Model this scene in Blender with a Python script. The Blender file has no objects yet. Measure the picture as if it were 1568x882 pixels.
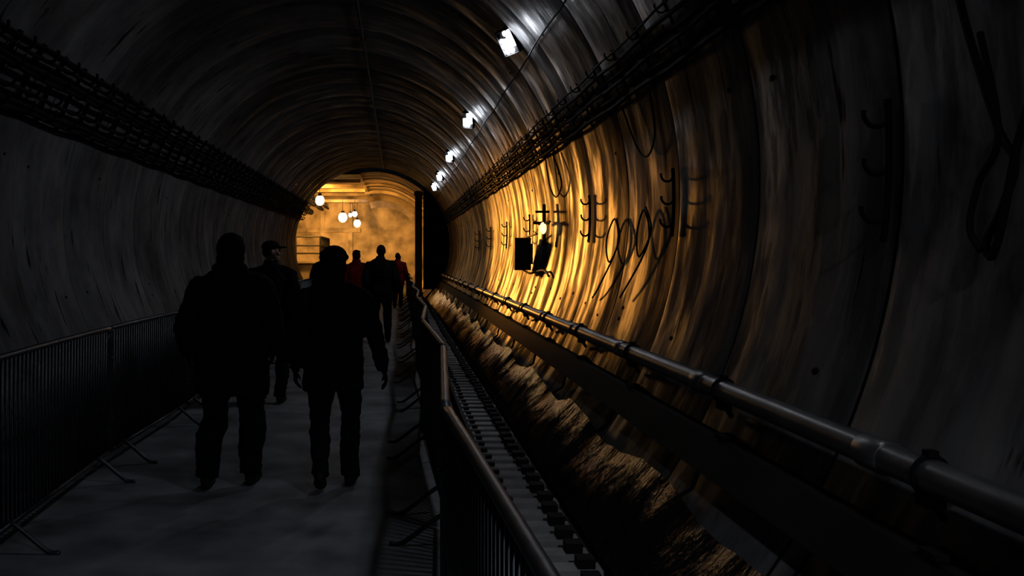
import bpy, bmesh, math, random
from math import sin, cos, pi, sqrt, radians
from mathutils import Vector, Matrix, noise
from mathutils.bvhtree import BVHTree
random.seed(7)
scene = bpy.context.scene
try: scene.view_settings.view_transform = 'Standard'
except Exception as e: print(e)
V = Vector

# ------------------------------------------------------------------ materials
def new_mat(name):
    m = bpy.data.materials.new(name); m.use_nodes = True
    nt = m.node_tree; b = nt.nodes['Principled BSDF']
    return m, nt, b

def simple(name, col, rough=.6, metal=0., var=.3, scale=8., bump=.15, mapsc=(1, 1, 1), spec=.5):
    m, nt, b = new_mat(name)
    N, L = nt.nodes, nt.links
    tc = N.new('ShaderNodeTexCoord'); mp = N.new('ShaderNodeMapping')
    mp.inputs['Scale'].default_value = mapsc
    L.new(tc.outputs['Object'], mp.inputs['Vector'])
    n = N.new('ShaderNodeTexNoise'); n.inputs['Scale'].default_value = scale; n.inputs['Detail'].default_value = 6
    L.new(mp.outputs[0], n.inputs['Vector'])
    r = N.new('ShaderNodeValToRGB')
    r.color_ramp.elements[0].position = .3; r.color_ramp.elements[1].position = .7
    c = V(col)
    r.color_ramp.elements[0].color = (*(c * (1 - var)), 1); r.color_ramp.elements[1].color = (*(c * (1 + var)), 1)
    L.new(n.outputs['Fac'], r.inputs[0]); L.new(r.outputs[0], b.inputs['Base Color'])
    b.inputs['Roughness'].default_value = rough; b.inputs['Metallic'].default_value = metal
    b.inputs['Specular IOR Level'].default_value = spec
    if bump:
        bp = N.new('ShaderNodeBump'); bp.inputs['Strength'].default_value = bump; bp.inputs['Distance'].default_value = .02
        L.new(n.outputs['Fac'], bp.inputs['Height']); L.new(bp.outputs[0], b.inputs['Normal'])
    return m

def emit(name, col, s):
    m, nt, b = new_mat(name)
    b.inputs['Base Color'].default_value = (*col, 1)
    b.inputs['Emission Color'].default_value = (*col, 1)
    b.inputs['Emission Strength'].default_value = s
    return m

def math_n(nt, op, a, b=None):
    n = nt.nodes.new('ShaderNodeMath'); n.operation = op
    for i, v in enumerate((a, b)):
        if v is None: continue
        if isinstance(v, (int, float)): n.inputs[i].default_value = v
        else: nt.links.new(v, n.inputs[i])
    return n.outputs[0]

def lining_mat(name, lo=.09, hi=.25):
    """segment concrete: matte on the left of the bore, sheen and dark contrast painted in towards the right-hand wall"""
    m, nt, b = new_mat(name); N, L = nt.nodes, nt.links
    tc = N.new('ShaderNodeTexCoord')
    def nz(msc, scale, detail=6, rough=.6, loc=(0, 0, 0)):
        mp = N.new('ShaderNodeMapping'); mp.inputs['Scale'].default_value = msc; mp.inputs['Location'].default_value = loc
        L.new(tc.outputs['Object'], mp.inputs['Vector'])
        n = N.new('ShaderNodeTexNoise'); n.inputs['Scale'].default_value = scale
        n.inputs['Detail'].default_value = detail; n.inputs['Roughness'].default_value = rough
        L.new(mp.outputs[0], n.inputs['Vector']); return n.outputs['Fac']
    def ramp(f, p0, p1, v0, v1, smooth=False):
        r = N.new('ShaderNodeMapRange')
        if smooth: r.interpolation_type = 'SMOOTHSTEP'
        for k, v in (('From Min', p0), ('From Max', p1), ('To Min', v0), ('To Max', v1)):
            if isinstance(v, (int, float)): r.inputs[k].default_value = v
            else: L.new(v, r.inputs[k])
        L.new(f, r.inputs['Value']); return r.outputs[0]
    sep = N.new('ShaderNodeSeparateXYZ'); L.new(tc.outputs['Object'], sep.inputs[0])
    right_sheen = ramp(sep.outputs['X'], -.3, 1.9, 0, 1, True)  # gloss and tone contrast raised rightwards to shape where amber light shows
    base = ramp(nz((1, 1, 1), 1.2, 8, .58), .32, .68, lo, hi)
    sn = nz((.9, 2.4, .7), 1.15, 7, .56)
    streak = ramp(sn, .40, .56, ramp(right_sheen, 0, 1, .8, .45), 1.06)
    pit = ramp(nz((1.3, 5, .9), 1.4, 4, .55, (7, 3, 1)), .645, .69, 1.0, .10)
    q = math_n(nt, 'DIVIDE', math_n(nt, 'ADD', sep.outputs['Y'], 10.35), 1.6)
    ring = N.new('ShaderNodeTexWhiteNoise'); ring.noise_dimensions = '1D'
    L.new(math_n(nt, 'FLOOR', q), ring.inputs['W'])
    ringv = ramp(ring.outputs['Value'], 0, 1, ramp(right_sheen, 0, 1, .82, .5), 1.12)
    seam = math_n(nt, 'GREATER_THAN', math_n(nt, 'ABSOLUTE', math_n(nt, 'SUBTRACT', math_n(nt, 'FRACT', q), .5)), .492)
    seamv = math_n(nt, 'SUBTRACT', 1.0, math_n(nt, 'MULTIPLY', seam, ramp(right_sheen, 0, 1, .35, .92)))
    v = base
    for k in (streak, pit, ringv, seamv): v = math_n(nt, 'MULTIPLY', v, k)
    cc = N.new('ShaderNodeCombineColor')
    L.new(v, cc.inputs[0]); L.new(math_n(nt, 'MULTIPLY', v, .99), cc.inputs[1]); L.new(math_n(nt, 'MULTIPLY', v, 1.0), cc.inputs[2])
    L.new(cc.outputs[0], b.inputs['Base Color'])
    rn = nz((1.0, 2.4, .8), 1.5, 7, .57, (3, 9, 2))
    L.new(ramp(rn, .40, .60, ramp(right_sheen, 0, 1, .65, .33), ramp(right_sheen, 0, 1, .9, .62)), b.inputs['Roughness'])
    sp_ = ramp(nz((.9, 2.8, .7), 1.45, 8, .62, (5, 1, 8)), .47, .57, .03, .75)
    s1 = math_n(nt, 'MULTIPLY', sp_, math_n(nt, 'ADD', math_n(nt, 'MULTIPLY', right_sheen, .82), .18))
    for k in (seamv, ringv, pit): s1 = math_n(nt, 'MULTIPLY', s1, k)
    L.new(s1, b.inputs['Specular IOR Level'])
    h = math_n(nt, 'ADD', nz((1, 1.5, 1), 2.0, 9, .58), math_n(nt, 'MULTIPLY', sn, .2))
    bp = N.new('ShaderNodeBump'); bp.inputs['Strength'].default_value = .5; bp.inputs['Distance'].default_value = .011
    L.new(h, bp.inputs['Height']); L.new(bp.outputs[0], b.inputs['Normal'])
    return m

M_lin = lining_mat('lining_concrete', .10, .225)
M_floor = simple('floor_concrete', (.155, .165, .18), .65, 0, .55, 2.2, .15, spec=.3)
M_ochre = simple('chamber_concrete', (.44, .35, .23), .75, 0, .6, 1.3, .2)
M_black = simple('black_paint', (.008, .008, .009), .7, 0, .3, 6, .1, spec=.15)
M_boxg = simple('grey_enclosure', (.05, .05, .052), .5, 0, .3, 6, .1, spec=.4)
M_steel = simple('galvanised_barrier', (.055, .06, .07), .45, .8, .3, 20, .05)
M_pipe = simple('steel_pipe', (.20, .195, .195), .36, .75, .4, 6, .12, (1, .4, 1))
M_iron = simple('dark_iron', (.006, .006, .0065), .75, .0, .4, 20, .1, spec=.1)
M_rubber = simple('black_membrane', (.007, .007, .008), .19, 0, .5, 12, .7, (1, 1.6, .8), .6)
M_beam = simple('dark_beam', (.010, .009, .008), .75, .0, .5, 3, .2, spec=.15)
M_slab = simple('cover_concrete', (.36, .35, .35), .65, 0, .35, 4, .2)
M_cable = simple('cable_rubber', (.006, .006, .006), .7, 0, .3, 10, .0, spec=.08)
M_white = emit('lamp_led', (.88, .92, 1), 40)
M_orange = emit('bulb_sodium', (1, .68, .28), 20)
M_coolb = emit('bulb_cool', (.9, .92, 1), 14)

# ------------------------------------------------------------------ mesh builder
class B:
    def __init__(s): s.v = []; s.f = []; s.m = []
    def add(s, vs, fs, mat=0):
        o = len(s.v); s.v += [tuple(x) for x in vs]
        s.f += [tuple(i + o for i in f) for f in fs]; s.m += [mat] * len(fs)
    def box(s, c, size, mat=0, rot=None):
        c = V(c); h = V(size) / 2; vs = []
        for x in (-1, 1):
            for y in (-1, 1):
                for z in (-1, 1):
                    p = V((x * h.x, y * h.y, z * h.z))
                    if rot: p = rot @ p
                    vs.append(c + p)
        s.add(vs, [(0, 1, 3, 2), (4, 6, 7, 5), (0, 4, 5, 1), (2, 3, 7, 6), (0, 2, 6, 4), (1, 5, 7, 3)], mat)
    def tube(s, pts, r, n=8, mat=0, ref=None):
        pts = [V(p) for p in pts]; k = len(pts)
        if not isinstance(r, (list,)): r = [r] * k
        vs = []; u = None
        for i, p in enumerate(pts):
            t = (pts[min(i + 1, k - 1)] - pts[max(i - 1, 0)]).normalized()
            if ref is not None: a = V(ref)
            elif u is not None: a = u
            else: a = V((0, 0, 1)) if abs(t.z) < .9 else V((1, 0, 0))
            u = a - t * a.dot(t)
            if u.length < 1e-5: u = t.orthogonal()
            u.normalize(); w = t.cross(u)
            ri = r[i] if isinstance(r[i], (tuple,)) else (r[i], r[i])
            for j in range(n):
                an = 2 * pi * j / n
                vs.append(p + u * cos(an) * ri[0] + w * sin(an) * ri[1])
        fs = [(i * n + j, i * n + (j + 1) % n, (i + 1) * n + (j + 1) % n, (i + 1) * n + j) for i in range(k - 1) for j in range(n)]
        fs.append(tuple(reversed(range(n)))); fs.append(tuple((k - 1) * n + j for j in range(n)))
        s.add(vs, fs, mat)
    def ell(s, c, rad, mat=0, rot=None, nu=14, nv=9):
        c = V(c); vs = []
        def P(th, ph):
            p = V((rad[0] * sin(th) * cos(ph), rad[1] * sin(th) * sin(ph), rad[2] * cos(th)))
            return c + (rot @ p if rot else p)
        vs.append(P(0, 0))
        for i in range(1, nv):
            for j in range(nu): vs.append(P(pi * i / nv, 2 * pi * j / nu))
        vs.append(P(pi, 0)); fs = []
        for j in range(nu):
            fs.append((0, 1 + j, 1 + (j + 1) % nu))
            last = 1 + (nv - 2) * nu
            fs.append((last + j, len(vs) - 1, last + (j + 1) % nu))
        for i in range(nv - 2):
            for j in range(nu):
                a = 1 + i * nu; fs.append((a + j, a + nu + j, a + nu + (j + 1) % nu, a + (j + 1) % nu))
        s.add(vs, fs, mat)
    def torus(s, c, axis, R, r, n=16, m=6, mat=0):
        axis = V(axis).normalized(); u = axis.orthogonal().normalized(); w = axis.cross(u); c = V(c)
        vs = []; fs = []
        for i in range(n):
            a = 2 * pi * i / n; d = u * cos(a) + w * sin(a)
            for j in range(m):
                bb = 2 * pi * j / m; vs.append(c + d * (R + r * cos(bb)) + axis * r * sin(bb))
        for i in range(n):
            for j in range(m):
                fs.append((i * m + j, ((i + 1) % n) * m + j, ((i + 1) % n) * m + (j + 1) % m, i * m + (j + 1) % m))
        s.add(vs, fs, mat)
    def mesh(s, name, mats, smooth=True):
        me = bpy.data.meshes.new(name); me.from_pydata(s.v, [], s.f)
        for m in mats: me.materials.append(m)
        me.polygons.foreach_set('material_index', s.m)
        me.polygons.foreach_set('use_smooth', [smooth] * len(s.f))
        bm = bmesh.new(); bm.from_mesh(me); bmesh.ops.recalc_face_normals(bm, faces=bm.faces); bm.to_mesh(me); bm.free()
        me.update(); return me
    def obj(s, name, mats, smooth=True, loc=None):
        me = s.mesh(name, mats, smooth); o = bpy.data.objects.new(name, me)
        scene.collection.objects.link(o)
        if loc: o.location = loc
        if smooth:
            try: me.set_sharp_from_angle(angle=radians(40))
            except Exception: pass
        return o

def cr(pts, sub=8):
    pts = [V(p) for p in pts]; out = []
    P = [pts[0]] + pts + [pts[-1]]
    for i in range(1, len(P) - 2):
        p0, p1, p2, p3 = P[i - 1:i + 3]
        for k in range(sub):
            t = k / sub
            out.append(.5 * ((2 * p1) + (p2 - p0) * t + (2 * p0 - 5 * p1 + 4 * p2 - p3) * t * t + (3 * p1 - p0 - 3 * p2 + p3) * t ** 3))
    out.append(pts[-1]); return out

# ------------------------------------------------------------------ tunnel
CX, CZ, R = -1.0, 2.05, 3.05
YS, NR, RW = -10.35, 31, 1.6
YE = YS + NR * RW   # 39.25
def wx(z, inset=0, side=1):
    return CX + side * (sqrt(max(.01, R * R - (z - CZ) ** 2)) - inset)

def shell(name, a0, a1, y0, nr, rad=R, mat=M_lin, seed=3, step=.002, cx=CX, cz=CZ):
    rnd = random.Random(seed); b = B(); na = 48
    for i in range(nr):
        r0 = rad + rnd.uniform(-step, step); r1 = r0 + rnd.uniform(-step, step)
        ys = [y0 + i * RW + .004, y0 + i * RW + .02, y0 + i * RW + .55, y0 + i * RW + 1.1, y0 + (i + 1) * RW - .02, y0 + (i + 1) * RW - .004]
        rs = [r0 + .003, r0, r0 * .7 + r1 * .3, r0 * .3 + r1 * .7, r1, r1 + .003]
        vs = []
        for yy, rr in zip(ys, rs):
            for j in range(na + 1):
                a = radians(a0 + (a1 - a0) * j / na)
                vs.append((cx + rr * sin(a), yy, cz + rr * cos(a)))
        fs = [(k * (na + 1) + j, k * (na + 1) + j + 1, (k + 1) * (na + 1) + j + 1, (k + 1) * (na + 1) + j) for k in range(5) for j in range(na)]
        b.add(vs, fs)
        vs = []
        for yy in (y0 + (i + 1) * RW - .008, y0 + (i + 1) * RW + .008):
            for j in range(na + 1):
                a = radians(a0 + (a1 - a0) * j / na); q = rad + .006
                vs.append((cx + q * sin(a), yy, cz + q * cos(a)))
        b.add(vs, [(j, j + 1, na + 1 + j + 1, na + 1 + j) for j in range(na)])
    return b.obj(name, [mat])

shell('wall_right', 50, 142, YS, NR)
shell('ceiling', -50, 50, YS, NR)
shell('wall_left', -142, -50, YS, NR)
b = B(); b.box((-1.45, 25, -.1), (4.05, 72, .2)); 
b.obj('floor', [M_floor], False)
b = B(); b.box((.98, 14.5, -.2), (.80, 49.5, .06)); b.obj('floor_drain', [M_beam], False)

# portal + chamber beyond
b = B()
poly = []
for k in range(25):
    a0 = math.asin((.98 - CX) / (R - .02)); a = a0 + (pi - 2 * a0 - .25) * k / 24
    poly.append((CX + (R - .02) * sin(a), CZ + (R - .02) * cos(a)))
poly.append((.98, max(0.01, poly[-1][1])))
n = len(poly); vs = [(x, 39.0, max(z, .01)) for x, z in poly] + [(x, 39.12, max(z, .01)) for x, z in poly]
b.add(vs, [tuple(range(n)), tuple(range(2 * n - 1, n - 1, -1))] + [(i, (i + 1) % n, n + (i + 1) % n, n + i) for i in range(n)])
for z in (1.2, 2.4, 3.4): b.box((1.35, 38.97, z), (.7, .05, .08))
b.obj('bulkhead_door', [M_black], False)
b = B(); b.box((.80, 39.5, 2.1), (.28, .35, 4.2)); b.box((.80, 39.5, .1), (.36, .42, .2)); b.box((.80, 39.5, 4.1), (.36, .42, .12))
b.obj('portal_column', [M_ochre], False)
shell('wall_vault', -12, 142, YE + .3, 13, rad=2.92, mat=M_ochre, seed=9, step=.03)
b = B(); b.box((-8.2, 50, 2.4), (.2, 21.5, 5)); b.obj('wall_chamber_left', [M_ochre], False)
b = B(); b.box((-3.0, 60.6, 2.4), (11, .2, 5.6))
for x in (-6.4, -4.6, -2.9): b.box((x, 60.4, 2.4), (.25, .25, 4.8))
b.box((-4.8, 60.4, 3.2), (5, .2, .25)); b.obj('wall_chamber_back', [M_ochre], False)
b = B(); b.box((-4.9, 50, 4.95), (6.8, 21.3, .2))
for y in (42, 45, 48, 51, 54, 57): b.box((-4.9, y, 4.79), (6.6, .2, .15))
b.obj('ceiling_chamber', [M_ochre], False)
b = B(); b.box((-6.2, 39.3, 2.4), (4.1, .1, 5.1)); b.obj('wall_portal', [M_ochre], False)
b = B(); b.box((-5.9, 50, -.1), (5, 21.5, .18)); b.obj('floor_chamber', [M_floor], False)
b = B(); b.box((-5.7, 47.5, .7), (4.6, 6, 1.4)); b.box((-5.7, 44.46, 1.36), (4.7, .1, .1))
b.obj('concrete_platform', [M_ochre], False)
b = B()
for i in range(6):
    y = 44.7 + i * 1.1; b.tube([(-3.5, y, 1.41), (-3.5, y, 2.5)], .045)
for i in range(5):
    x = -3.5 - i * 1.1; b.tube([(x, 44.7, 1.41), (x, 44.7, 2.5)], .045)
for z in (1.75, 2.1, 2.5):
    b.tube([(-3.5, 44.7, z), (-3.5, 50.2, z)], .04); b.tube([(-3.5, 44.7, z), (-7.9, 44.7, z)], .04)
b.obj('guard_railing', [M_black])
def rib(yy0, yy1, ro, ri, mat, a0=-14, a1=142):
    b = B(); n = 40; vs = []
    for yy in (yy0, yy1):
        for rr in (ro, ri):
            for j in range(n + 1):
                a = radians(a0 + (a1 - a0) * j / n); vs.append((CX + rr * sin(a), yy, CZ - .02 + rr * cos(a)))
    q = n + 1; fs = []
    for j in range(n):
        fs += [(j, j + 1, q + j + 1, q + j), (2 * q + j, 2 * q + j + 1, 3 * q + j + 1, 3 * q + j), (q + j, q + j + 1, 3 * q + j + 1, 3 * q + j), (j, j + 1, 2 * q + j + 1, 2 * q + j)]
    b.add(vs, fs); return b.obj('ceiling_arch_rib', [mat])
rib(45.5, 45.8, 2.91, 2.84, M_ochre); rib(50, 50.3, 2.91, 2.76, M_ochre); rib(54, 54.3, 2.91, 2.62, M_ochre); rib(58, 58.3, 2.91, 2.45, M_ochre)
b = B()
for x, z, r in ((-4.6, 4.45, .10), (-4.25, 4.5, .06), (-5.3, 4.3, .18)):
    b.tube([(x, 40, z), (x, 48, z), (x, 60.3, z)], r, 14)
    for y in (42, 46, 50, 54, 58): b.torus((x, y, z), (0, 1, 0), r + .01, .02, 16, 6); b.tube([(x, y, z), (x, y, 4.86)], .015, 6)
b.obj('ceiling_service_pipes', [M_beam])

def pt(name, loc, w, col, rad=.1):
    l = bpy.data.lights.new(name, 'POINT'); l.energy = w; l.color = col; l.shadow_soft_size = rad
    o = bpy.data.objects.new(name, l); o.location = loc; scene.collection.objects.link(o); return o
def sp(name, loc, target, w, col, size, blend=.5, rad=.1):
    l = bpy.data.lights.new(name, 'SPOT'); l.energy = w; l.color = col; l.shadow_soft_size = rad
    l.spot_size = radians(size); l.spot_blend = blend
    o = bpy.data.objects.new(name, l); o.location = loc
    o.rotation_euler = (V(target) - V(loc)).to_track_quat('-Z', 'Y').to_euler()
    scene.collection.objects.link(o); return o
OR = (1, .42, .06)
for (x, y, z, r, mt) in [(-3.35, 42.5, 4.0, .19, M_orange), (-3.07, 55, 3.77, .24, M_orange), (-2.4, 58, 3.54, .20, M_orange), (-2.45, 56, 4.0, .14, M_coolb), (-2.75, 57, 3.98, .1, M_coolb)]:
    b = B(); b.ell((x, y, z), (r, r, r * 1.15), 0); b.tube([(x, y, z + r * .9), (x, y, z + r + .12)], [r * .5, r * .35], 12, 1)
    b.tube([(x, y, z + r + .1), (x, y, 4.85)], .012, 6, 1); b.obj('hanging_lamp', [mt, M_black])
sp('chamber_light', (-3.8, 44.0, 3.6), (-4.6, 50, 2.6), 2000, (1, .45, .08), 160, .5, .2)
sp('chamber_light', (-3.8, 54, 3.4), (-4.8, 60, 2.8), 1200, (1, .45, .08), 130, .6, .2)
sp('chamber_light', (-1.4, 42.5, 3.2), (.4, 52, 2.6), 170, OR, 150, .6, .2)
sp('flood_light', (-3.2, 40.6, 3.5), (-3.2 + sin(radians(12.5)) * 20, 40.6 - cos(radians(12.5)) * 20, 2.2), 6200, (1, .37, .05), 7.6, .9, .45)
sp('portal_fill_light', (-3.3, 40.3, 3.3), (.9, 40.3, 2.2), 200, OR, 42, .6, .1)  # added fill to brighten the column and vault side, no fixture here

# work lamps along upper right
LY = [-1.4, 4.9, 11.2, 17.6, 24.0, 29.9, 34.3]
for i, y in enumerate(LY):
    b = B(); c = V((1.24, y, 4.02)); rr = random.Random(i)
    aim = V((-.38, -.80, -.5)).normalized(); rot = aim.to_track_quat('Z', 'Y').to_matrix() @ Matrix.Rotation(rr.uniform(-.3, .3), 3, 'Z')
    def P(x, yy, z): return c + rot @ V((x, yy, z))
    b.box(P(0, 0, -.05), (.18, .28, .05), 0, rot); b.tube([P(0, 0, -.07), P(0, 0, -.11)], .04, 12, 0)
    for sx in (-1, 1): b.box(P(sx * .092, 0, .0), (.008, .29, .11), 0, rot)
    for sy in (-1, 1): b.box(P(0, sy * .145, .0), (.19, .008, .11), 0, rot)
    for sx in (-1, 0, 1):
        for sy in (-1.5, -.5, .5, 1.5):
            if (sx, sy) in ((1, -1.5), (-1, 1.5)): continue
            b.ell(P(sx * .055, sy * .064, .01), (.032, .038, .03), 1, rot, 10, 6)
    w = V((CX + (R - .08) * sin(radians(47)), y, CZ + (R - .08) * cos(radians(47))))
    b.tube([P(0, 0, -.09), w], .015, 6, 0); b.box(w, (.07, .10, .07), 0)
    b.obj('work_lamp', [M_black, M_white])
    pw = {0: 230, 1: 32, 2: 42, 3: 40, 4: 32, 5: 20, 6: 12}[i]
    d = V((.20, .62, -.74)) if i == 0 else V((-.74, -.10, -.62))
    sp('work_lamp_light', P(0, 0, .14), P(0, 0, .14) + d, pw, (.84, .89, 1), 96 if i == 0 else 120, .8, .08)
b = B()
pts = []
for y in [YS + i * .8 for i in range(int((YE - YS) / .8))]:
    a = radians(54); pts.append((CX + (R - .03) * sin(a), y, CZ + (R - .03) * cos(a) + .02 * sin(y * 2)))
b.tube(pts, .009, 6); b.obj('lamp_supply_cable', [M_cable])
b = B(); b.tube([(-.55, y * 1.0, CZ + sqrt(R * R - .45 ** 2) - .05 - .03 * abs(sin(y * pi / 3.2))) for y in [YS + .4 * i for i in range(123)]], .028, 6)
for k in range(15): b.box((-.55, YS + 3.2 * k + .3, CZ + 2.97), (.08, .05, .08))
b.obj('ceiling_cable', [M_cable])

# ------------------------------------------------------------------ cable hook racks
def jhook(b, base, out, s, r=.008, mat=0):
    base = V(base); o = V(out); z = V((0, 0, 1))
    b.tube(cr([base, base + o * .3 * s - z * .32 * s, base + o * .75 * s - z * .3 * s, base + o * s + z * .05 * s, base + o * 1.0 * s + z * .3 * s], 4), r, 6, mat)
b = B(); y = 1.0
while y < 39:
    zs = [3.02 + i * (3.72 - 3.02) / 8 for i in range(9)]
    b.tube([(wx(z, .03, -1), y, z) for z in zs], (.022), 6)
    for z in (3.10, 3.27, 3.44, 3.61): jhook(b, (wx(z, .04, -1), y, z), (1, 0, 0), .18, .017)
    y += .64
for z, off, r in ((3.07, .12, .03), (3.24, .14, .024), (3.41, .14, .03), (3.58, .12, .024), (3.70, .04, .02), (3.04, .04, .02), (3.15, .05, .03), (3.5, .05, .03)):
    b.tube([(wx(z, off, -1), yy, z - .02 + .012 * sin(yy * 3 + z * 9)) for yy in [.6 + .6 * i for i in range(65)]], r, 6)
b.obj('cable_hook_rack', [M_iron])

b = B(); y = 1.0
while y < 39:
    zs = [2.88 + i * .42 / 6 for i in range(7)]
    b.tube([(wx(z, .025), y, z) for z in zs], .012, 6)
    for z in (2.96, 3.10, 3.24): jhook(b, (wx(z, .03), y, z), (-1, 0, .15), .08, .007)
    y += .8
for z, off, r in ((2.93, .06, .022), (3.00, .04, .02), (3.07, .06, .018), (3.14, .04, .02), (3.21, .06, .018), (3.30, .03, .010)):
    b.tube([(wx(z, off), yy, z - .03 + .012 * sin(yy * 3.3 + z * 9)) for yy in [-4 + .6 * i for i in range(72)]], r, 6)
b.obj('cable_hook_rack', [M_iron])

def hookbar(y, z0, z1, nh=3, s=.09, name='cable_hook_bar', r=.009):
    b = B(); zs = [z0 + (z1 - z0) * i / 5 for i in range(6)]
    b.tube([(wx(z, .03), y, z) for z in zs], [(.013, .022)] * 6, 8)
    for i in range(nh):
        z = z0 + (z1 - z0) * (i + .6) / nh; jhook(b, (wx(z, .03), y, z), (-1, 0, 0), s, r)
    for z in (z0 + .02, z1 - .02): b.ell((wx(z, .035), y, z), (.012, .015, .015))
    return b.obj(name, [M_iron])
hookbar(4.1, 1.66, 2.25, 3, .10, r=.011)
for y in (7.3, 10.5, 15.3, 18.5, 21.7, 24.9): hookbar(y, 1.75, 2.25)

def cable(name, pts, r=.010):
    b = B(); b.tube(cr([(wx(z, ins), y, z) for (y, z, ins) in pts], 8), r, 7); return b.obj(name, [M_cable])
cable('hanging_cable', [(3.45, 2.78, .05), (3.47, 2.5, .06), (3.4, 2.2, .05), (3.3, 2.0, .05), (3.22, 1.9, .05), (3.28, 1.75, .05), (3.34, 1.65, .05), (3.3, 1.6, .05), (3.25, 1.7, .06), (3.2, 1.95, .06), (3.15, 2.1, .05)], .014)
cable('hanging_cable', [(3.33, 2.35, .09), (3.25, 2.0, .09), (3.35, 1.85, .09), (3.38, 1.7, .09), (3.3, 1.62, .09)], .012)
cable('hanging_cable', [(9.1, 1.95, .05), (8.9, 1.75, .06), (9.2, 1.55, .06), (9.5, 1.75, .05), (9.2, 1.95, .05), (9.0, 1.7, .05), (9.5, 1.3, .05), (9.7, 1.2, .04)], .008)
cable('hanging_cable', [(8.0, 2.0, .06), (7.8, 1.8, .06), (8.1, 1.6, .06), (8.3, 1.8, .05), (8.1, 1.98, .05), (7.9, 1.7, .05), (8.5, 1.25, .05)], .008)
cable('hanging_cable', [(12.2, 2.85, .05), (12, 2.5, .05), (12.5, 2.35, .05), (12.9, 2.5, .05), (12.8, 2.85, .05)], .010)
cable('hanging_cable', [(8.4, 2.85, .05), (8.2, 2.5, .05), (7.9, 2.4, .05), (7.6, 2.55, .05), (7.5, 2.85, .05)], .008)

# junction box and bracket frame
b = B(); Y = 14.8; X = wx(1.65) 
b.box((X - .18, Y, 1.64), (.24, .14, .48)); b.box((X - .18, Y - .08, 1.64), (.20, .02, .42)); b.ell((X - .11, Y - .095, 1.64), (.02, .01, .03))
b.box((X - .055, Y, 1.64), (.05, .10, .3))
b.tube(cr([(X - .16, Y, 1.40), (X - .12, Y - .4, 1.36), (X - .09, Y - 1.5, 1.42), (X - .09, Y - 2, 1.35)], 6), .016, 6)
b.tube(cr([(X - .16, Y, 1.88), (X - .12, Y - .5, 1.9), (X - .09, Y - .9, 1.92)], 6), .016, 6)
b.obj('junction_box', [M_boxg], False)
b = B(); Y = 13.3; X = wx(2.0)
b.tube([(X - .1, Y, 1.75), (X - .1, Y, 2.3)], .022, 8); b.tube([(X - .25, Y, 2.05), (X - .03, Y, 2.05)], .02, 8); b.tube([(X - .22, Y, 2.2), (X - .03, Y, 2.2)], .016, 8)
b.tube([(X - .1, Y - .5, 2.05), (X - .1, Y + .5, 2.05)], .016, 8); b.ell((X - .12, Y - .03, 1.98), (.045, .045, .08), 1)
b.obj('wall_lamp', [M_black, emit('warm_bulb', (1, .7, .35), 2)])

b = B(); rnd = random.Random(5)
for i in range(NR):
    yc = YS + RW * (i + .5)
    for side in (-1, 1):
        for z in (1.05, 1.15, 2.6, 3.9):
            if rnd.random() < .35: continue
            y = yc + rnd.choice((-.45, .45, -.3)) + rnd.uniform(-.05, .05); zz = z + rnd.uniform(-.06, .06)
            nrm = V((wx(zz, 0, side) - CX, 0, zz - CZ)).normalized()
            rot = nrm.to_track_quat('Z', 'Y').to_matrix()
            b.ell((wx(zz, 0, side), y, zz), (.04, .018, .006), 0, rot, 10, 6)
b.obj('trim_bolt_pockets', [M_iron])

# ------------------------------------------------------------------ hand-rail pipe
PX, PZ = 1.70, .90
b = B()
b.tube([(PX, y, PZ) for y in (-6, 0, 6, 12, 20, 30, 38.9)], .055, 24, 0)
y = -4.55
while y < 38.5:
    b.tube([(PX, y - .09, PZ), (PX, y - .08, PZ), (PX, y + .08, PZ), (PX, y + .09, PZ)], [.058, .063, .063, .058], 24, 0)
    b.torus((PX, y - .35, PZ), (0, 1, 0), .060, .010, 20, 6, 1)
    b.box((PX, y - .35, PZ + .072), (.035, .04, .02), 1)
    b.box((PX + .05, y - .35, PZ - .06), (.10, .05, .03), 1); b.box((PX - .0, y - .35, PZ - .08), (.06, .08, .035), 1)
    b.tube([(PX, y - .35, PZ - .07), (wx(.76, .02), y - .35, .76)], .014, 6, 1)
    y += 2.02
b.obj('steel_pipe_rail', [M_pipe, M_iron])

# dark beam below pipe
b = B()
vs = []; 
sec = [(wx(.66, .01), .67), (wx(.66) - .07, .66), (wx(.5) - .09, .50), (wx(.48, .01), .47)]
n = len(sec)
for y in (-6, 38.9): vs += [(x, y, z) for x, z in sec]
b.add(vs, [(0, 1, 2, 3), (7, 6, 5, 4)] + [(i, (i + 1) % n, n + (i + 1) % n, n + i) for i in range(n)])
y = -5
while y < 38.5:
    b.tube([(wx(.5, .09), y, .50), (wx(.42, .06), y + .05, .40), (wx(.32, .08), y + .1, .33)], .012, 6)
    b.box((wx(.72, .07), y, .68), (.08, .10, .02)); y += 2.02
b.obj('trim_ledge_beam', [M_beam], False)

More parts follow.
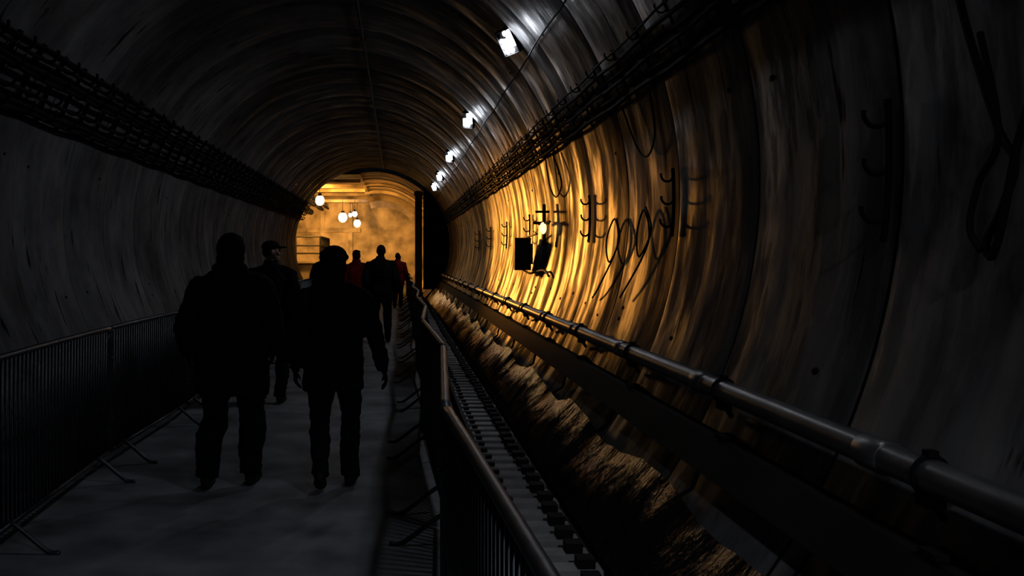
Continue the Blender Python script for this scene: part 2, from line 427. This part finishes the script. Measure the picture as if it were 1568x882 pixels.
# membrane sheets
b = B(); ny, nx = 2400, 20; vs = []
y0, y1 = -3, 38.8
for i in range(ny + 1):
    y = y0 + (y1 - y0) * i / ny
    sh = y / 1.25; edge = .045 * sin(sh * 2 * pi * .5) + .05 * noise.noise((y * 1.3, 0, 3))
    for j in range(nx + 1):
        t = j / nx
        x = 1.10 + (1.46 - 1.10) * t; z = -.12 + (.40 + edge) * t ** .85 * 1.2
        xw = wx(z) - .03
        yy = y + .10 * t
        w = (.003 + .004 * t) * sin(yy * 2 * pi / .42 + 3.0 * noise.noise((yy * .8, t * .8, 0))) + .012 * noise.noise((yy * 1.3, t * 2.0, 1)) + .0055 * noise.noise((yy * 8, t * 3.5, 5)) + .002 * noise.noise((yy * 24, t * 12, 5))
        x2 = min(x - .55 * w - .02, xw); 
        vs.append((x2, y, z + .8 * w))
b.add(vs, [(i * (nx + 1) + j, i * (nx + 1) + j + 1, (i + 1) * (nx + 1) + j + 1, (i + 1) * (nx + 1) + j) for i in range(ny) for j in range(nx)])
b.obj('trim_waterproof_membrane', [M_rubber])

# covers row
b = B(); y = -1.0; k = 0
while y < 38.8:
    j = random.uniform(-.012, .012)
    b.box((.855 + j, y, -.045 + j * .3), (.37, .15, .07), 0)
    b.box((.96 + j, y + .01, .015), (.09, .11, .055), 1); b.box((.72 + j, y, .0), (.05, .06, .03), 1)
    y += .28
b.box((.655, 19, -.07), (.03, 40, .13), 1); b.box((1.055, 19, -.09), (.02, 40, .1), 1)
b.box((.86, 19, -.12), (.36, 40, .05), 1)
b.obj('cable_trough_covers', [M_slab, M_black], False)

# ------------------------------------------------------------------ crowd barriers
def barrier_mesh(L=2.3, H=1.07):
    b = B(); z0 = .16; c = .10
    pts = cr([(0, 0, z0), (0, 0, H - c), (0, .03, H - .03), (0, c, H), (0, L - c, H), (0, L - .03, H - .03), (0, L, H - c), (0, L, z0)], 4)
    b.tube(pts, .019, 8, 0, ref=(1, 0, 0)); b.tube([(0, 0, z0), (0, L, z0)], .016, 8)
    n = 36
    for i in range(1, n):
        y = L * i / n; b.tube([(0, y, z0), (0, y, H)], .0095, 5)
    for y in (.30, L - .30):
        b.tube(cr([(-.30, y, .012), (-.22, y, .02), (-.03, y, z0), (.03, y, z0), (.20, y, .02), (.27, y, .012)], 3), .014, 6)
    for z in (.4, .85):
        b.torus((0, -.02, z), (0, 0, 1), .026, .006, 10, 5); b.box((0, L + .02, z), (.012, .05, .03))
    return b.mesh('crowd_barrier', [M_steel])
bm_ = barrier_mesh()
def put_barrier(p0, p1):
    o = bpy.data.objects.new('crowd_barrier', bm_); scene.collection.objects.link(o)
    o.location = (p0[0], p0[1], 0); o.rotation_euler = (0, 0, -math.atan2(p1[0] - p0[0], p1[1] - p0[1]))
xs = -2.1; y = .3; k = 0
while y < 36.5:
    nx_ = -2.11 + (.03 if k % 2 else -.03)
    put_barrier((xs, y), (nx_, y + 2.3)); xs = nx_; y += 2.37; k += 1
jx = [(.34, -1.3), (.27, 1.1), (.165, 3.5), (.265, 5.87), (.20, 8.24), (.29, 10.6), (.24, 13.0), (.31, 15.35), (.26, 17.7), (.33, 20.1), (.28, 22.5), (.33, 24.8), (.3, 27.2), (.34, 29.6), (.3, 32), (.33, 34.4), (.3, 36.7)]
for a, c in zip(jx[:-1], jx[1:]): put_barrier(a, c)

# ------------------------------------------------------------------ people
M_skin = simple('skin', (.45, .26, .18), .5, 0, .1, 10, .03)
M_eye = simple('eye', (.02, .015, .012), .2, 0, .1, 10, 0)
M_lip = simple('lips', (.32, .12, .10), .45, 0, .1, 10, 0)
def cloth(name, c, r=.9): return simple(name, c, r, 0, .35, 30, .25, spec=.10)
C_black = cloth('black_wool', (.004, .004, .0045)); C_navy = cloth('navy_nylon', (.004, .0045, .0065)); C_denim = cloth('dark_denim', (.005, .0055, .007))
C_red = cloth('red_nylon', (.45, .02, .015), .6); C_hair = cloth('dark_hair', (.009, .007, .006), .7); C_shoe = cloth('shoe_leather', (.014, .010, .008), .5)
C_brown = cloth('brown_coat', (.012, .009, .007))
C_glove = cloth('dark_glove', (.008, .007, .007))

def ik(a, c, l1, l2, bend):
    a = V(a); c = V(c); d = c - a; L = min(d.length, (l1 + l2) * .999); dn = d.normalized(); c = a + dn * L
    x = (l1 * l1 - l2 * l2 + L * L) / (2 * L); h = sqrt(max(0, l1 * l1 - x * x))
    bd = V(bend); bd = (bd - dn * bd.dot(dn)).normalized()
    return a + dn * x + bd * h, c

def person(name, X, Y, h, yaw=0, feet=((-.1, -.1, 0), (.1, .12, 0)), wr=((-.27, .05, .88), (.27, .05, .88)), bulk=1., hem=.72, leg=1.,
           hat='hair', hyaw=0, htilt=0, mats=None, vox=.008, lean=0.):
    b = B(); s = h / 1.75; J, T, S, H, K, E, Lp, HR, G = 0, 1, 2, 3, 4, 5, 6, 7, 8
    drop = .02
    ptz = .91 - drop
    for si, (sx, (fx, fy, pitch)) in enumerate(zip((-1, 1), feet)):
        rot = Matrix.Rotation(-radians(pitch), 3, 'X')
        loc = [V((0, -.19, .05)), V((0, -.13, .055)), V((0, -.06, .055)), V((0, 0, .04)), V((0, .06, .034)), V((0, .085, .03))]
        rr = [(.028, .03), (.042, .05), (.043, .05), (.05, .038), (.044, .03), (.025, .018)]
        toe = Matrix.Rotation(-radians(4) * sx, 3, 'Z')
        P = [toe @ (rot @ p) for p in loc]; low = min(p.z - q[1] for p, q in zip(P, rr))
        off = V((fx, fy, -low)); P = [p + off for p in P]
        b.tube(P, rr, 14, K, ref=(1, 0, 0))
        ank = toe @ (rot @ V((0, -.13, .10))) + off
        hip = V((sx * .095, 0, ptz))
        kn, an = ik(hip, ank, .43, .42, (sx * .08, 1, 0))
        b.tube([hip + V((0, 0, .05)), hip.lerp(kn, .3), hip.lerp(kn, .7), kn, kn.lerp(an, .35), kn.lerp(an, .75), an + V((0, 0, -.02))],
               [.10 * leg, .098 * leg, .083 * leg, .074 * leg, .075 * leg, .066 * leg, .068 * leg], 16, T)
        b.ell(kn, (.074 * leg,) * 3, T)
        b.tube([an + V((0, 0, .03)), an + V((0, .0, -.05))], [.045, .042], 12, K)
    b.ell((0, 0, ptz + .02), (.175, .125, .13), T)
    ln = lambda z: V((0, lean * (z - .9), z))
    rings = [(hem, .20, .148), (hem + .05, .203, .152), (.92, .20, .15), (1.06, .198, .138), (1.2, .20, .14), (1.32, .198, .138), (1.39, .175, .12), (1.445, .125, .095), (1.49, .088, .085), (1.535, .078, .08)]
    k = .6 + .4 * bulk
    b.tube([ln(z) + V((0, -.012 if z > 1.1 else 0, 0)) for z, _, _ in rings],
           [(rx * (bulk if z < 1.3 else k), ry * (bulk if z < 1.35 else k)) for z, rx, ry in rings], 24, J, ref=(1, 0, 0))
    b.tube([ln(1.385) + V((-.19 * k, 0, 0)), ln(1.42) + V((-.1, 0, 0)), ln(1.42) + V((.1, 0, 0)), ln(1.385) + V((.19 * k, 0, 0))], [.065 * k, .075 * k, .075 * k, .065 * k], 14, J)
    for sx, w in zip((-1, 1), wr):
        sh = ln(1.375) + V((sx * .195 * k, 0, 0)); el, wt = ik(sh, w, .29, .255, (sx * .35, -1, 0))
        q = bulk
        b.ell(sh, (.073 * q, .075 * q, .074 * q), J)
        b.tube([sh, sh.lerp(el, .5), el], [.073 * q, .068 * q, .06 * q], 14, J); b.ell(el, (.06 * q,) * 3, J)
        b.tube([el, el.lerp(wt, .5), wt - (wt - el) * .02], [.06 * q, .055 * q, .046 * q], 14, J)
        d = (wt - el).normalized(); d = (d + V((0, 0, -.6))).normalized()
        f = V((0, 1, 0)); f = (f - d * f.dot(d)).normalized(); nrm = V((-sx, 0, 0)); nrm = (nrm - d * nrm.dot(d) - f * nrm.dot(f)).normalized()
        rot = Matrix((nrm, f, d)).transposed()
        b.tube([wt - d * .03, wt + d * .02], [.027, .028], 10, G)
        b.ell(wt + d * .055, (.017, .043, .052), G, rot)
        for fi, (o, Lg) in enumerate(((.030, .070), (.010, .080), (-.011, .074), (-.031, .056))):
            p = wt + d * (.088 - .006 * abs(fi - 1)) + f * o; pts = [p - d * .015, p]; ang = .25 + .08 * fi
            for part in (.45, .30, .25):
                p = p + (d * cos(ang) + nrm * sin(ang)) * Lg * part; pts.append(p); ang += .45
            b.tube(pts, [.010, .0105, .0098, .009, .0075], 8, G)
        p = wt + d * .03 + f * .03; b.tube([p, p + (d * .7 + f * .7) * .03, p + (d * .75 + f * .55 + nrm * .3) * .055, p + (d * .9 + f * .4 + nrm * .4) * .075], [.014, .0125, .011, .009], 8, G)
    nb = ln(1.50); b.tube([nb - V((0, 0, .06)), nb + V((0, .008, .07))], [.06, .055], 14, S)
    b.tube([nb + V((0, 0, -.04)), nb + V((0, .0, .015)), nb + V((0, -.002, .045))], [(.088 * k, .088 * k), (.078 * k, .08 * k), (.072 * k, .074 * k)], 16, J, ref=(1, 0, 0))
    hr = Matrix.Rotation(-radians(hyaw), 3, 'Z') @ Matrix.Rotation(-radians(htilt), 3, 'X'); piv = ln(1.54)
    def HP(x, y, z): return piv + hr @ V((x, y, z - 1.54))
    def he(c, r, m): b.ell(HP(*c), r, m, hr)
    he((0, .0, 1.645), (.074, .093, .100), S); he((0, .035, 1.585), (.056, .062, .055), S); he((0, .07, 1.555), (.028, .026, .018), S)
    he((0, .06, 1.635), (.062, .036, .06), S); he((0, .085, 1.662), (.05, .016, .012), S)
    b.tube([HP(0, .088, 1.655), HP(0, .104, 1.63), HP(0, .112, 1.612), HP(0, .092, 1.602)], [.008, .011, .015, .009], 8, S)
    he((-.033, .078, 1.612), (.02, .018, .018), S); he((.033, .078, 1.612), (.02, .018, .018), S)
    he((-.031, .087, 1.643), (.013, .010, .009), E); he((.031, .087, 1.643), (.013, .010, .009), E)
    he((0, .091, 1.583), (.024, .010, .009), Lp)
    for sx in (-1, 1): he((sx * .078, -.003, 1.63), (.010, .020, .032), S)
    if hat == 'hair':
        he((0, -.014, 1.655), (.082, .094, .100), H); he((0, -.04, 1.60), (.07, .055, .06), H); he((0, .05, 1.71), (.06, .05, .035), H)
    elif hat == 'hood':
        he((0, -.02, 1.645), (.104, .108, .115), H); he((0, -.03, 1.575), (.102, .09, .08), H); he((0, -.045, 1.51), (.13, .08, .055), H); he((0, .05, 1.72), (.07, .05, .03), H)
    elif hat == 'round':
        he((0, -.008, 1.675), (.100, .108, .085), H); he((0, -.03, 1.60), (.098, .08, .085), H); he((0, -.03, 1.55), (.09, .065, .05), H)
        b.torus(HP(0, -.005, 1.672), hr @ V((0, -.15, 1)), .095, .016, 20, 8, H)
    elif hat == 'cap':
        he((0, -.006, 1.69), (.085, .101, .068), H); b.torus(HP(0, -.003, 1.682), hr @ V((0, 0, 1)), .08, .012, 20, 8, H)
        he((0, .115, 1.683), (.065, .062, .011), H); he((0, -.03, 1.63), (.076, .07, .06), HR)
    ms = mats
    src = b.mesh(name + '_src', ms); bvh = BVHTree.FromPolygons([V(v) for v in b.v], b.f)
    o = bpy.data.objects.new(name + '_tmp', src); scene.collection.objects.link(o)
    r = o.modifiers.new('r', 'REMESH'); r.mode = 'VOXEL'; r.voxel_size = vox
    sm = o.modifiers.new('s', 'SMOOTH'); sm.factor = .5; sm.iterations = 2
    dg = bpy.context.evaluated_depsgraph_get(); me = bpy.data.meshes.new_from_object(o.evaluated_get(dg)); me.name = name
    bpy.data.objects.remove(o)
    me.materials.clear()
    for m in ms: me.materials.append(m)
    mi = []
    for p in me.polygons:
        _, _, idx, _ = bvh.find_nearest(p.center); mi.append(b.m[idx])
    me.polygons.foreach_set('material_index', mi); me.polygons.foreach_set('use_smooth', [True] * len(mi))
    vm = {}
    for p, m in zip(me.polygons, mi):
        for i in p.vertices: vm[i] = max(vm.get(i, 0), m)
    nn = [v.normal.copy() for v in me.vertices]; sd = V((X * 3, Y, 0))
    for i, v in enumerate(me.vertices):
        if vm.get(i, 0) in (0, 1):
            c = v.co
            v.co = c + nn[i] * (.022 * noise.noise(V((c.x * 8, c.y * 8, c.z * 5)) + sd) + .009 * noise.noise(V((c.x * 12, c.y * 12, c.z * 26)) + sd))
    mz = min(v.co.z for v in me.vertices)
    for v in me.vertices: v.co.z -= mz
    me.update()
    o = bpy.data.objects.new(name, me); scene.collection.objects.link(o)
    o.location = (X, Y, 0.002); o.scale = (s, s, s); o.rotation_euler = (0, 0, -radians(yaw)); return o

def ms(j, t=C_denim, hcol=C_black, g=C_glove): return [j, t, M_skin, hcol, C_shoe, M_eye, M_lip, C_hair, g]
person('walking_man', -1.17, 6.98, 1.76, 0, ((-.15, -.05, 4), (.145, .12, 0)), ((-.31, .06, .92), (.27, .10, .93)), 1.25, .64, 1.25, 'hood', 5, 3, ms(C_black))
person('walking_woman', -.445, 6.88, 1.67, 0, ((-.09, -.12, 22), (.12, .2, 0)), ((-.28, .02, .86), (.37, .05, .83)), 1.1, .72, 1.0, 'round', 0, 3, ms(C_navy))
person('walking_man', -1.38, 10.8, 1.77, 0, ((-.1, -.1, 10), (.1, .15, 0)), ((-.28, .05, .88), (.28, .05, .88)), 1.1, .72, 1., 'cap', 75, 0, ms(C_navy))
person('walking_man', -.32, 18.5, 1.82, 0, ((-.1, -.2, 25), (.12, .2, 0)), ((-.29, .05, .9), (.29, .05, .9)), 1.15, .74, 1., 'hair', 0, 0, ms(C_brown, C_denim, C_hair), .01)
person('walking_man', -.86, 20.5, 1.74, 0, ((-.1, .15, 0), (.1, -.1, 10)), ((-.27, .05, .88), (.27, .05, .88)), 1.15, .74, 1., 'hair', 30, 0, ms(C_red, C_denim, C_hair), .01)
person('walking_man', -1.80, 24, 1.74, 0, ((-.1, .1, 0), (.1, -.1, 10)), ((-.27, .05, .88), (.27, .05, .88)), 1.1, .74, 1., 'round', 0, 0, ms(C_black), .01)
person('walking_man', -.02, 31, 1.72, 0, ((-.1, .1, 0), (.1, -.1, 10)), ((-.27, .05, .88), (.27, .05, .88)), 1.1, .74, 1., 'hair', 0, 0, ms(C_red, C_denim, C_hair), .011)
person('walking_woman', .0, 35.5, 1.66, 0, ((-.1, .1, 0), (.1, -.1, 10)), ((-.27, .05, .88), (.27, .05, .88)), 1.05, .74, .95, 'round', 0, 0, ms(C_brown), .011)

# ------------------------------------------------------------------ world + camera
w = bpy.data.worlds.new('World'); scene.world = w; w.use_nodes = True
w.node_tree.nodes['Background'].inputs[0].default_value = (.01, .012, .016, 1); w.node_tree.nodes['Background'].inputs[1].default_value = .1
cam = bpy.data.cameras.new('Camera'); co = bpy.data.objects.new('Camera', cam); scene.collection.objects.link(co)
co.location = (0, 0, 1.6); co.rotation_euler = (radians(90), 0, 0); cam.lens = 35; cam.sensor_width = 36
cam.shift_x = .111; cam.shift_y = -.0306; cam.clip_end = 200
scene.camera = co
